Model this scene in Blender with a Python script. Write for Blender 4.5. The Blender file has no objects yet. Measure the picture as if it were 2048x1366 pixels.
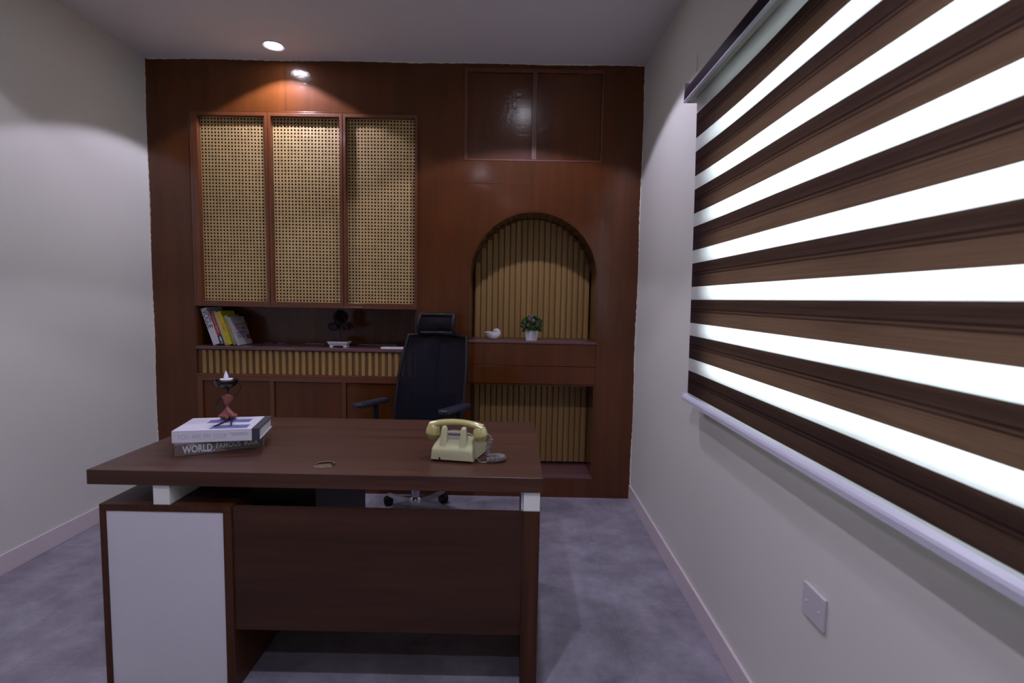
import bpy, bmesh, math, random
from mathutils import Matrix, Vector
R = math.radians
sc = bpy.context.scene
col = sc.collection
random.seed(7)

# ------------------------------------------------------------------ camera, world, light, exposure
D, XL, XR, H = 3.633, -2.494, 0.838, 2.945        # room: back wall y, left / right wall x, ceiling z
YR = -2.3                                          # wall behind the camera
CAMZ = 1.393
cd = bpy.data.cameras.new('camera'); cam = bpy.data.objects.new('camera', cd); col.objects.link(cam)
cd.sensor_width = 36.0; cd.lens = 1055.4 / 2048 * 36.0; cd.clip_start = 0.02
a_, b_, c_ = (0.99982539, 0.00547442, 0.01786685), (-0.01824988, 0.08052841, 0.99658523), (-0.00401694, 0.99673728, -0.08061426)
cam.matrix_world = Matrix(((a_[0], b_[0], -c_[0], 0), (a_[1], b_[1], -c_[1], 0), (a_[2], b_[2], -c_[2], CAMZ), (0, 0, 0, 1)))
cd.dof.use_dof = True; cd.dof.focus_distance = 3.1; cd.dof.aperture_fstop = 3.2
sc.camera = cam

w = bpy.data.worlds.new('daylight'); sc.world = w; w.use_nodes = True
bg = w.node_tree.nodes['Background']
bg.inputs['Color'].default_value = (0.84, 0.90, 1.0, 1)   # bright overcast sky outside the window
bg.inputs['Strength'].default_value = 22.0

sc.view_settings.view_transform = 'Standard'; sc.view_settings.look = 'None'
sc.view_settings.gamma = 1.0; sc.view_settings.use_curve_mapping = False
sc.view_settings.exposure = 0.08

LAMP_COL = (0.775, 0.735, 1.0)
# ceiling downlights and one added fill lamp: x, y, power
DOWNLIGHTS = [(-1.538, 3.429, 18, 'round ceiling downlight glowing above the cane cabinet'),
              (0.04, 2.72, 18, 'ceiling downlight in front of the arched niche'),
              (-1.75, 1.95, 6, 'ceiling downlight above the left end of the desk'),
              (-0.45, 0.60, 27, 'ceiling downlight ahead of the desk front'),
              (-0.1, -0.7, 13, 'unseen fill downlight added behind the camera')]  # unseen fill, added to brighten surfaces that face the camera
# window opening in the right wall
WY0, WY1, WZ0, WZ1 = 0.25, 2.17, 1.0, 2.17
pl = bpy.data.lights.new('window_daylight', 'AREA'); pl.shape = 'RECTANGLE'
pl.size = WY1 - WY0; pl.size_y = WZ1 - WZ0
pl.cycles.is_portal = True
po = bpy.data.objects.new('window_daylight', pl); col.objects.link(po)
po.matrix_world = Matrix.Translation((XR + 0.21, (WY0 + WY1) / 2, (WZ0 + WZ1) / 2)) @ Matrix(((0, 0, 1, 0), (1, 0, 0, 0), (0, 1, 0, 0), (0, 0, 0, 1)))

# ------------------------------------------------------------------ materials
MATS = {}
def new_mat(name):
    m = bpy.data.materials.new(name); m.use_nodes = True
    nt = m.node_tree; b = nt.nodes['Principled BSDF']
    MATS[name] = m
    return m, nt, b
def mat(name, c, rough=0.5, metal=0.0, coat=0.0, var=0.06, scale=40.0, bump=0.0, spec=0.5, **k):
    """plain surface with slight procedural variation"""
    m, nt, b = new_mat(name)
    n = nt.nodes.new('ShaderNodeTexNoise'); n.inputs['Scale'].default_value = scale; n.inputs['Detail'].default_value = 4
    tc = nt.nodes.new('ShaderNodeTexCoord'); nt.links.new(tc.outputs['Object'], n.inputs['Vector'])
    mx = nt.nodes.new('ShaderNodeMix'); mx.data_type = 'RGBA'
    mx.inputs['A'].default_value = tuple(x * (1 - var) for x in c) + (1,)
    mx.inputs['B'].default_value = tuple(min(1, x * (1 + var)) for x in c) + (1,)
    nt.links.new(n.outputs['Fac'], mx.inputs['Factor']); nt.links.new(mx.outputs['Result'], b.inputs['Base Color'])
    b.inputs['Roughness'].default_value = rough; b.inputs['Metallic'].default_value = metal
    b.inputs['Coat Weight'].default_value = coat; b.inputs['Specular IOR Level'].default_value = spec
    if bump:
        bp = nt.nodes.new('ShaderNodeBump'); bp.inputs['Strength'].default_value = bump; bp.inputs['Distance'].default_value = 0.002
        nt.links.new(n.outputs['Fac'], bp.inputs['Height']); nt.links.new(bp.outputs['Normal'], b.inputs['Normal'])
    return m
def wood(name, c1, c2, axis='x', coat_rough=0.13, rough=0.35, coat=0.0, stretch=14.0, scale=3.0, bump=0.05, blotch=0.0, spec=0.5, gloss_bump=0.0):
    m, nt, b = new_mat(name); L = nt.links
    tc = nt.nodes.new('ShaderNodeTexCoord'); mp = nt.nodes.new('ShaderNodeMapping')
    s = [stretch] * 3; s['xyz'.index(axis)] = 0.6
    mp.inputs['Scale'].default_value = s; L.new(tc.outputs['Object'], mp.inputs['Vector'])
    n = nt.nodes.new('ShaderNodeTexNoise'); n.inputs['Scale'].default_value = scale; n.inputs['Detail'].default_value = 9
    n.inputs['Roughness'].default_value = 0.65; n.inputs['Distortion'].default_value = 0.6
    L.new(mp.outputs['Vector'], n.inputs['Vector'])
    cr = nt.nodes.new('ShaderNodeValToRGB'); cr.color_ramp.elements[0].position = 0.32; cr.color_ramp.elements[1].position = 0.68
    cr.color_ramp.elements[0].color = c1 + (1,); cr.color_ramp.elements[1].color = c2 + (1,)
    L.new(n.outputs['Fac'], cr.inputs['Fac'])
    out = cr.outputs['Color']
    if blotch:
        n2 = nt.nodes.new('ShaderNodeTexNoise'); n2.inputs['Scale'].default_value = 2.2; n2.inputs['Detail'].default_value = 3
        L.new(tc.outputs['Object'], n2.inputs['Vector'])
        mr = nt.nodes.new('ShaderNodeMapRange'); mr.inputs['To Min'].default_value = 1 - blotch; mr.inputs['To Max'].default_value = 1 + blotch
        L.new(n2.outputs['Fac'], mr.inputs['Value'])
        vm = nt.nodes.new('ShaderNodeVectorMath'); vm.operation = 'SCALE'
        L.new(out, vm.inputs[0]); L.new(mr.outputs['Result'], vm.inputs['Scale']); out = vm.outputs['Vector']
    L.new(out, b.inputs['Base Color'])
    b.inputs['Roughness'].default_value = rough; b.inputs['Coat Weight'].default_value = coat
    b.inputs['Coat Roughness'].default_value = coat_rough; b.inputs['Specular IOR Level'].default_value = spec
    bp = nt.nodes.new('ShaderNodeBump'); bp.inputs['Strength'].default_value = bump; bp.inputs['Distance'].default_value = 0.002
    L.new(n.outputs['Fac'], bp.inputs['Height']); L.new(bp.outputs['Normal'], b.inputs['Normal'])
    if gloss_bump:
        n3 = nt.nodes.new('ShaderNodeTexNoise'); n3.inputs['Scale'].default_value = 42; n3.inputs['Detail'].default_value = 5
        L.new(tc.outputs['Object'], n3.inputs['Vector'])
        b3 = nt.nodes.new('ShaderNodeBump'); b3.inputs['Strength'].default_value = gloss_bump; b3.inputs['Distance'].default_value = 0.004
        # lacquer runs: patches where the gloss breaks up
        n4 = nt.nodes.new('ShaderNodeTexNoise'); n4.inputs['Scale'].default_value = 5.0; n4.inputs['Detail'].default_value = 2
        L.new(tc.outputs['Object'], n4.inputs['Vector'])
        m4 = nt.nodes.new('ShaderNodeMapRange'); m4.inputs['From Min'].default_value = 0.5; m4.inputs['From Max'].default_value = 0.62
        m4.inputs['To Min'].default_value = gloss_bump * 0.35; m4.inputs['To Max'].default_value = gloss_bump * 2.6
        L.new(n4.outputs['Fac'], m4.inputs['Value']); L.new(m4.outputs['Result'], b3.inputs['Strength'])
        L.new(n3.outputs['Fac'], b3.inputs['Height']); L.new(b3.outputs['Normal'], b.inputs['Coat Normal'])
    return m
def emis(name, c, s):
    m, nt, b = new_mat(name)
    b.inputs['Base Color'].default_value = (0, 0, 0, 1)
    b.inputs['Emission Color'].default_value = tuple(c) + (1,); b.inputs['Emission Strength'].default_value = s
    return m
def fabric(name, c, trans, tcol, transp=0.0):
    """thin cloth: diffuse + translucent (+ a little open weave)"""
    m, nt, b = new_mat(name); L = nt.links
    nt.nodes.remove(b); out = nt.nodes['Material Output']
    tc = nt.nodes.new('ShaderNodeTexCoord'); mp = nt.nodes.new('ShaderNodeMapping'); mp.inputs['Scale'].default_value = (20, 2, 260)
    L.new(tc.outputs['Object'], mp.inputs['Vector'])
    n = nt.nodes.new('ShaderNodeTexNoise'); n.inputs['Scale'].default_value = 1.6; n.inputs['Detail'].default_value = 6
    L.new(mp.outputs['Vector'], n.inputs['Vector'])
    def tint(cc, v):
        mx = nt.nodes.new('ShaderNodeMix'); mx.data_type = 'RGBA'
        mx.inputs['A'].default_value = tuple(x * (1 - v) for x in cc) + (1,); mx.inputs['B'].default_value = tuple(min(1, x * (1 + v)) for x in cc) + (1,)
        L.new(n.outputs['Fac'], mx.inputs['Factor']); return mx.outputs['Result']
    v = 0.55 if c[0] < 0.4 else 0.04
    d = nt.nodes.new('ShaderNodeBsdfDiffuse'); L.new(tint(c, v), d.inputs['Color'])
    t = nt.nodes.new('ShaderNodeBsdfTranslucent'); L.new(tint(tcol, v), t.inputs['Color'])
    ms = nt.nodes.new('ShaderNodeMixShader'); ms.inputs['Fac'].default_value = trans
    L.new(d.outputs[0], ms.inputs[1]); L.new(t.outputs[0], ms.inputs[2]); o = ms.outputs[0]
    if transp:
        tp = nt.nodes.new('ShaderNodeBsdfTransparent'); m2 = nt.nodes.new('ShaderNodeMixShader'); m2.inputs['Fac'].default_value = transp
        L.new(o, m2.inputs[1]); L.new(tp.outputs[0], m2.inputs[2]); o = m2.outputs[0]
    L.new(o, out.inputs['Surface'])
    return m

M_wall = mat('wall_paint', (0.68, 0.67, 0.60), rough=0.55, var=0.03, scale=3, bump=0.0)
M_ceil = mat('ceiling_paint', (0.70, 0.675, 0.68), rough=0.8, var=0.02, scale=2)
M_base = mat('baseboard_tile', (0.66, 0.58, 0.58), rough=0.35, var=0.05, scale=8)
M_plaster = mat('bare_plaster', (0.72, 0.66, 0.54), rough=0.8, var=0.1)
M_panel = wood('stained_panelling', (0.074, 0.0200, 0.0032), (0.110, 0.0305, 0.0048), 'z', rough=0.5, spec=0.08, coat=0.8, stretch=9, scale=1.1, blotch=0.25, bump=0.02, gloss_bump=0.22)
M_satin_door = wood('satin_stained_door', (0.074, 0.0200, 0.0032), (0.110, 0.0305, 0.0048), 'z', coat_rough=0.21, rough=0.5, spec=0.08, coat=0.9, stretch=9, scale=1.1, blotch=0.2, bump=0.02, gloss_bump=0.25)
M_frame = wood('stained_frame', (0.105, 0.029, 0.0070), (0.145, 0.041, 0.0100), 'z', rough=0.38, coat=0.4, stretch=30, scale=1.4)
M_board = wood('mauve_shelf_board', (0.115, 0.052, 0.058), (0.14, 0.065, 0.07), 'x', rough=0.3, coat=0.3)
M_inside = mat('cabinet_inside', (0.008, 0.005, 0.004), rough=0.9, spec=0.1)
M_slat = wood('oak_slat', (0.30, 0.175, 0.050), (0.39, 0.235, 0.068), 'z', rough=0.5, stretch=26, scale=1.2)
M_groove = wood('slat_groove', (0.15, 0.078, 0.028), (0.20, 0.105, 0.038), 'z', rough=0.6, stretch=26, scale=1.2)
M_cane = mat('woven_cane', (0.58, 0.40, 0.17), rough=0.42, var=0.25, scale=22)
M_walnut = wood('walnut_laminate', (0.043, 0.0175, 0.0098), (0.100, 0.042, 0.0232), 'x', spec=0.38, rough=0.36, stretch=16, scale=1.5, bump=0.02)
M_walnut_z = wood('walnut_laminate_upright', (0.044, 0.0165, 0.0072), (0.090, 0.034, 0.0150), 'z', spec=0.25, rough=0.36, stretch=22, scale=1.5, bump=0.02)
M_walnut_dark = wood('walnut_laminate_front', (0.040, 0.0170, 0.0100), (0.076, 0.033, 0.0190), 'x', spec=0.25, rough=0.4, stretch=12, scale=1.2, bump=0.02)
M_white = mat('white_laminate', (0.74, 0.73, 0.76), rough=0.45, var=0.02)
M_spacer = mat('white_metal_block', (0.84, 0.86, 0.80), rough=0.35, var=0.02)
M_dark = mat('dark_metal', (0.03, 0.03, 0.034), rough=0.35, metal=0.6)
M_black = mat('black_plastic', (0.008, 0.008, 0.012), rough=0.5, spec=0.3)
M_armpad = mat('arm_pad_plastic', (0.020, 0.021, 0.032), rough=0.35)
M_chrome = mat('chrome', (0.75, 0.76, 0.8), rough=0.12, metal=1.0, var=0.01)
M_grey_metal = mat('satin_grey_metal', (0.42, 0.42, 0.47), rough=0.35, metal=0.6)
M_phone = mat('cream_phone_plastic', (0.50, 0.49, 0.285), rough=0.16, coat=0.4, var=0.03)
M_phone2 = mat('yellowed_phone_plastic', (0.50, 0.455, 0.175), rough=0.14, coat=0.4, var=0.04)
M_clear = mat('clear_grey_plastic', (0.42, 0.40, 0.38), rough=0.12, coat=0.6)
M_cord = mat('grey_cord', (0.23, 0.205, 0.185), rough=0.4)
M_pages = mat('book_pages', (0.66, 0.68, 0.68), rough=0.8, var=0.1, scale=120)
M_cream_pages = mat('aged_pages', (0.50, 0.46, 0.38), rough=0.8, var=0.1, scale=120)
M_paper = mat('white_cover', (0.74, 0.73, 0.80), rough=0.35, var=0.02)
M_print = mat('grey_print', (0.36, 0.34, 0.36), rough=0.5)
M_ink = mat('black_print', (0.015, 0.015, 0.03), rough=0.5)
M_redink = mat('red_print', (0.42, 0.03, 0.04), rough=0.5)
M_blueink = mat('blue_print', (0.07, 0.07, 0.22), rough=0.5)
M_silver = mat('silver_print', (0.60, 0.66, 0.72), rough=0.5)
M_photo = mat('blue_cover_photo', (0.16, 0.18, 0.42), rough=0.35, var=0.5, scale=26)
M_navy = mat('dark_grey_cover_stripe', (0.055, 0.055, 0.075), rough=0.4)
M_brownbook = wood('brown_wood_print_cover', (0.13, 0.10, 0.09), (0.19, 0.145, 0.125), 'x', rough=0.5)
M_yellow = mat('yellow_cover', (0.72, 0.58, 0.012), rough=0.35, var=0.04)
M_crimson = mat('crimson_cover', (0.38, 0.055, 0.06), rough=0.4)
M_blackcover = mat('black_cover', (0.02, 0.02, 0.022), rough=0.4)
M_offwhite = mat('off_white_cover', (0.50, 0.50, 0.44), rough=0.5)
M_greencover = mat('pale_green_cover', (0.40, 0.42, 0.22), rough=0.5, var=0.5, scale=40)
M_titlecover = mat('pale_title_cover', (0.52, 0.52, 0.54), rough=0.4)
M_copper = wood('hammered_copper', (0.15, 0.040, 0.034), (0.27, 0.08, 0.065), 'x', rough=0.45, stretch=30, scale=4, bump=0.5)
M_iron = mat('dark_iron', (0.035, 0.03, 0.035), rough=0.4, metal=0.7)
M_bowl = mat('dark_bronze', (0.06, 0.05, 0.035), rough=0.18, metal=0.9)
M_candle = mat('white_candle', (0.85, 0.86, 0.95), rough=0.4, var=0.02)
M_ceramic = mat('white_ceramic', (0.72, 0.72, 0.76), rough=0.25, var=0.02)
M_shell = mat('matt_white_ceramic', (0.70, 0.68, 0.70), rough=0.6, var=0.03)
M_leaf = mat('green_leaf', (0.085, 0.22, 0.02), rough=0.45, var=0.5, scale=60)
M_flower = mat('purple_flower', (0.20, 0.09, 0.20), rough=0.6, var=0.4, scale=90)
M_darkleaf = mat('dark_purple_leaf', (0.030, 0.018, 0.032), rough=0.6, var=0.5, scale=60)
M_soil = mat('dark_soil', (0.02, 0.014, 0.01), rough=0.9)
M_plate = mat('switch_plate_plastic', (0.56, 0.54, 0.55), rough=0.35, var=0.01)
M_alu = mat('white_painted_aluminium', (0.62, 0.62, 0.70), rough=0.3, var=0.01)
M_fascia = mat('dark_brown_fascia', (0.018, 0.010, 0.015), rough=0.75, var=0.1, spec=0.05)
M_cream_in = mat('cream_underside', (0.42, 0.42, 0.34), rough=0.5)
M_roll = mat('brown_fabric_roll', (0.085, 0.045, 0.022), rough=0.7)
M_sheer = fabric('sheer_blind_fabric', (0.62, 0.61, 0.57), 0.5, (0.84, 0.84, 0.84), 0.12)
M_brown = fabric('wood_look_blind_fabric', (0.044, 0.026, 0.025), 0.32, (0.070, 0.036, 0.022))
M_brown_line = fabric('wood_look_blind_line', (0.028, 0.016, 0.016), 0.25, (0.03, 0.014, 0.009))
M_brown_back = fabric('wood_look_blind_fabric_rear', (0.06, 0.034, 0.026), 0.1, (0.01, 0.006, 0.005))
M_glow = emis('downlight_lens', (0.88, 0.86, 1.0), 52.0)
# see-through chair mesh
def mesh_cloth(name, c, t):
    m, nt, b = new_mat(name)
    b.inputs['Base Color'].default_value = c + (1,); b.inputs['Roughness'].default_value = 0.7; b.inputs['Specular IOR Level'].default_value = 0.15
    tp = nt.nodes.new('ShaderNodeBsdfTransparent'); ms = nt.nodes.new('ShaderNodeMixShader')
    n = nt.nodes.new('ShaderNodeTexNoise'); n.inputs['Scale'].default_value = 9
    tc = nt.nodes.new('ShaderNodeTexCoord'); nt.links.new(tc.outputs['Object'], n.inputs['Vector'])
    mr = nt.nodes.new('ShaderNodeMapRange'); mr.inputs['To Min'].default_value = t * 0.7; mr.inputs['To Max'].default_value = t * 1.3
    nt.links.new(n.outputs['Fac'], mr.inputs['Value']); nt.links.new(mr.outputs['Result'], ms.inputs['Fac'])
    nt.links.new(b.outputs[0], ms.inputs[1]); nt.links.new(tp.outputs[0], ms.inputs[2])
    nt.links.new(ms.outputs[0], nt.nodes['Material Output'].inputs['Surface'])
    return m
M_mesh = mesh_cloth('navy_black_mesh_cloth', (0.0035, 0.0042, 0.010), 0.10)
# floor: grey stone-look vinyl tiles with faint seams
def floor_mat():
    m, nt, b = new_mat('grey_vinyl_tiles'); L = nt.links
    tc = nt.nodes.new('ShaderNodeTexCoord')
    n1 = nt.nodes.new('ShaderNodeTexNoise'); n1.inputs['Scale'].default_value = 3.6; n1.inputs['Detail'].default_value = 12; n1.inputs['Roughness'].default_value = 0.74
    L.new(tc.outputs['Object'], n1.inputs['Vector'])
    cr = nt.nodes.new('ShaderNodeValToRGB'); e = cr.color_ramp.elements
    e[0].position = 0.33; e[0].color = (0.155, 0.146, 0.172, 1); e[1].position = 0.68; e[1].color = (0.37, 0.345, 0.40, 1)
    L.new(n1.outputs['Fac'], cr.inputs['Fac'])
    mp = nt.nodes.new('ShaderNodeMapping'); mp.inputs['Rotation'].default_value = (0, 0, R(90)); mp.inputs['Location'].default_value = (0.02, 0.445, 0)
    L.new(tc.outputs['Object'], mp.inputs['Vector'])
    br = nt.nodes.new('ShaderNodeTexBrick'); br.inputs['Scale'].default_value = 1.0
    br.inputs['Color1'].default_value = (1, 1, 1, 1); br.inputs['Color2'].default_value = (0.95, 0.95, 0.96, 1); br.inputs['Mortar'].default_value = (0.80, 0.80, 0.82, 1)
    br.inputs['Mortar Size'].default_value = 0.0016; br.inputs['Brick Width'].default_value = 0.92; br.inputs['Row Height'].default_value = 0.46
    L.new(mp.outputs['Vector'], br.inputs['Vector'])
    mx = nt.nodes.new('ShaderNodeMix'); mx.data_type = 'RGBA'; mx.blend_type = 'MULTIPLY'; mx.inputs['Factor'].default_value = 1
    L.new(cr.outputs['Color'], mx.inputs['A']); L.new(br.outputs['Color'], mx.inputs['B'])
    L.new(mx.outputs['Result'], b.inputs['Base Color'])
    b.inputs['Roughness'].default_value = 0.45
    return m
M_floor = floor_mat()
def glass_mat():
    m, nt, b = new_mat('window_glass'); L = nt.links
    nt.nodes.remove(b)
    g = nt.nodes.new('ShaderNodeBsdfGlossy'); g.inputs['Roughness'].default_value = 0.02
    t = nt.nodes.new('ShaderNodeBsdfTransparent'); t.inputs['Color'].default_value = (0.93, 0.97, 0.95, 1)
    f = nt.nodes.new('ShaderNodeFresnel'); ms = nt.nodes.new('ShaderNodeMixShader')
    L.new(f.outputs[0], ms.inputs['Fac']); L.new(t.outputs[0], ms.inputs[1]); L.new(g.outputs[0], ms.inputs[2])
    L.new(ms.outputs[0], nt.nodes['Material Output'].inputs['Surface'])
    return m
M_glass = glass_mat()

# ------------------------------------------------------------------ mesh helpers
class MB:
    def __init__(s): s.bm = bmesh.new(); s.mi = 0
    def _tag(s, n0):
        s.bm.faces.ensure_lookup_table()
        for f in s.bm.faces[n0:]: f.material_index = s.mi
    def box(s, x0, x1, y0, y1, z0, z1, bev=0.0, seg=2):
        n0 = len(s.bm.faces)
        if bev:
            t = bmesh.new(); v = [t.verts.new((x, y, z)) for x in (x0, x1) for y in (y0, y1) for z in (z0, z1)]
            for q in ((0, 1, 3, 2), (4, 6, 7, 5), (0, 4, 5, 1), (2, 3, 7, 6), (0, 2, 6, 4), (1, 5, 7, 3)): t.faces.new([v[i] for i in q])
            bmesh.ops.bevel(t, geom=t.edges[:], offset=bev, segments=seg, profile=0.5, affect='EDGES')
            s.add_bm(t)
        else:
            v = [s.bm.verts.new((x, y, z)) for x in (x0, x1) for y in (y0, y1) for z in (z0, z1)]
            for q in ((0, 1, 3, 2), (4, 6, 7, 5), (0, 4, 5, 1), (2, 3, 7, 6), (0, 2, 6, 4), (1, 5, 7, 3)): s.bm.faces.new([v[i] for i in q])
        s._tag(n0); return s
    def add_bm(s, t, M=None):
        n0 = len(s.bm.faces)
        me = bpy.data.meshes.new('t'); t.to_mesh(me); t.free()
        if M is not None: me.transform(M)
        s.bm.from_mesh(me); bpy.data.meshes.remove(me); s._tag(n0); return s
    def prism(s, pts, axis, a0, a1, bev=0.0):
        """closed outline pts (2-D) extruded along axis from a0 to a1"""
        n0 = len(s.bm.faces); t = bmesh.new()
        def P(p, a):
            return {'x': (a, p[0], p[1]), 'y': (p[0], a, p[1]), 'z': (p[0], p[1], a)}[axis]
        A = [t.verts.new(P(p, a0)) for p in pts]; B = [t.verts.new(P(p, a1)) for p in pts]
        n = len(pts); t.faces.new(A); t.faces.new(B[::-1])
        for i in range(n): t.faces.new((A[i], B[i], B[(i + 1) % n], A[(i + 1) % n]))
        bmesh.ops.recalc_face_normals(t, faces=t.faces[:])
        if bev: bmesh.ops.bevel(t, geom=t.edges[:], offset=bev, segments=3, profile=0.5, affect='EDGES')
        s.add_bm(t); return s
    def lathe(s, prof, c=(0, 0, 0), n=32, M=None, cap=True):
        t = bmesh.new(); rings = []
        for r, z in prof:
            rings.append([t.verts.new((r * math.cos(2 * math.pi * i / n), r * math.sin(2 * math.pi * i / n), z)) for i in range(n)])
        for A, B in zip(rings, rings[1:]):
            for i in range(n): t.faces.new((A[i], A[(i + 1) % n], B[(i + 1) % n], B[i]))
        if cap: t.faces.new(rings[0][::-1]); t.faces.new(rings[-1])
        bmesh.ops.recalc_face_normals(t, faces=t.faces[:])
        s.add_bm(t, Matrix.Translation(c) @ (M or Matrix())); return s
    def tube(s, pts, r, n=10):
        """round tube along points; r = radius or list of radii"""
        pts = [Vector(p) for p in pts]; rs = r if isinstance(r, (list, tuple)) else [r] * len(pts)
        t = bmesh.new(); rings = []; up = None
        for i, p in enumerate(pts):
            d = (pts[min(i + 1, len(pts) - 1)] - pts[max(i - 1, 0)]).normalized()
            if up is None: up = d.orthogonal().normalized()
            up = (up - d * up.dot(d)).normalized(); q = d.cross(up)
            rings.append([t.verts.new(p + (up * math.cos(2 * math.pi * k / n) + q * math.sin(2 * math.pi * k / n)) * rs[i]) for k in range(n)])
        for A, B in zip(rings, rings[1:]):
            for k in range(n): t.faces.new((A[k], A[(k + 1) % n], B[(k + 1) % n], B[k]))
        t.faces.new(rings[0][::-1]); t.faces.new(rings[-1])
        bmesh.ops.recalc_face_normals(t, faces=t.faces[:])
        s.add_bm(t); return s
    def sphere(s, c, r, sx=1, sy=1, sz=1, n=20):
        t = bmesh.new(); bmesh.ops.create_uvsphere(t, u_segments=n, v_segments=n // 2 + 2, radius=r)
        s.add_bm(t, Matrix.Translation(c) @ Matrix.Diagonal((sx, sy, sz, 1))); return s
    def grid(s, fn, nu, nv, matfn=None):
        """surface fn(u,v) with u,v in 0..1"""
        V = [[s.bm.verts.new(fn(i / nu, j / nv)) for j in range(nv + 1)] for i in range(nu + 1)]
        for i in range(nu):
            for j in range(nv):
                f = s.bm.faces.new((V[i][j], V[i + 1][j], V[i + 1][j + 1], V[i][j + 1])); f.material_index = matfn(i, j) if matfn else s.mi
        return s
    def build(s, name, m, parent=None, smooth=False, M=None, world=False, subsurf=0, solid=0.0):
        me = bpy.data.meshes.new(name)
        if M is not None: bmesh.ops.transform(s.bm, matrix=M, verts=s.bm.verts[:])
        if world and parent is not None:
            q = parent
            while q.parent: q = q.parent
            bmesh.ops.translate(s.bm, vec=-Vector(q.location), verts=s.bm.verts[:])
        s.bm.to_mesh(me); s.bm.free()
        for mm in (m if isinstance(m, (list, tuple)) else [m]): me.materials.append(mm)
        if smooth:
            me.polygons.foreach_set('use_smooth', [True] * len(me.polygons))
            try: me.set_sharp_from_angle(angle=R(38))
            except Exception: pass
        o = bpy.data.objects.new(name, me); col.objects.link(o); o.parent = parent
        if solid:
            md = o.modifiers.new('solid', 'SOLIDIFY'); md.thickness = solid; md.offset = 0
        if subsurf:
            md = o.modifiers.new('sub', 'SUBSURF'); md.levels = subsurf; md.render_levels = subsurf
        return o
def tag(o, label=None, cat=None, group=None, kind=None):
    for k, v in (('label', label), ('category', cat), ('group', group), ('kind', kind)):
        if v: o[k] = v
    return o
def thing(name, loc, label, cat, rz=0.0, group=None, rot=None):
    o = bpy.data.objects.new(name, None); col.objects.link(o); o.empty_display_size = 0.05
    o.location = loc; o.rotation_euler = rot or (0, 0, rz)
    return tag(o, label, cat, group)
def struct(o): o['kind'] = 'structure'; return o
def text(name, body, size, m, parent, origin, right, up, extrude=0.0003, align='LEFT', sx=1.0, shear=0.0, space=1.0, offset=0.0, width=0):
    cu = bpy.data.curves.new(name, 'FONT'); cu.body = body; cu.size = size; cu.extrude = extrude; cu.align_x = align; cu.align_y = 'CENTER'
    cu.space_character = space; cu.shear = shear; cu.resolution_u = 3; cu.offset = offset
    t = bpy.data.objects.new('t', cu); col.objects.link(t)
    bpy.context.view_layer.update()
    me = bpy.data.meshes.new_from_object(t.evaluated_get(bpy.context.evaluated_depsgraph_get()))
    bpy.data.objects.remove(t); bpy.data.curves.remove(cu)
    if width:
        xs = [v.co.x for v in me.vertices]; x0_ = min(xs); me.transform(Matrix.Translation((-x0_, 0, 0))); sx = width / (max(xs) - x0_)
    r_, u_ = Vector(right).normalized(), Vector(up).normalized(); n_ = r_.cross(u_); o_ = Vector(origin)
    me.transform(Matrix(((r_.x * sx, u_.x, n_.x, o_.x), (r_.y * sx, u_.y, n_.y, o_.y), (r_.z * sx, u_.z, n_.z, o_.z), (0, 0, 0, 1))))
    me.name = name; me.materials.clear(); me.materials.append(m)
    o = bpy.data.objects.new(name, me); col.objects.link(o); o.parent = parent
    return o

def dashes(name, m_, parent, origin, right, up, length, h, seed=1):
    rnd = random.Random(seed); r_, u_ = Vector(right), Vector(up); n_ = r_.cross(u_); o = Vector(origin); x = 0; m = MB()
    while x < length:
        w_ = min(length - x, rnd.uniform(1.2, 3.4) * h); v = []
        for a in (x, x + w_):
            for b in (-h / 2, h / 2):
                for c in (-.0002, .0002): v.append(m.bm.verts.new(o + r_ * a + u_ * b + n_ * c))
        for q in ((0, 1, 3, 2), (4, 6, 7, 5), (0, 4, 5, 1), (2, 3, 7, 6), (0, 2, 6, 4), (1, 5, 7, 3)): m.bm.faces.new([v[i] for i in q])
        x += w_ + h * .5
    return m.build(name, m_, parent)

# ------------------------------------------------------------------ room shell
struct(MB().box(XL - .15, XR + .25, YR - .15, D + .5, -.1, 0).build('floor', M_floor))
struct(MB().box(XL - .15, XR + .25, YR - .15, D + .5, H, H + .1).build('ceiling', M_ceil))
struct(MB().box(XL - .15, XL, YR, D + .5, 0, H).build('wall_left', M_wall))
struct(MB().box(XL, XR, YR - .15, YR, 0, H).build('wall_rear', M_wall))
wr = MB(); T = XR + .2
wr.box(XR, T, YR, WY0, 0, H); wr.box(XR, T, WY1, D + .5, 0, H); wr.box(XR, T, WY0, WY1, 0, WZ0); wr.box(XR, T, WY0, WY1, WZ1, H)
struct(wr.build('wall_right', M_wall))
struct(MB().box(XL, XL + .012, YR, D, 0, .10, .002).build('baseboard_left', M_base))
struct(MB().box(XR - .012, XR, YR, D, 0, .10, .002).build('baseboard_right', M_base))

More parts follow.
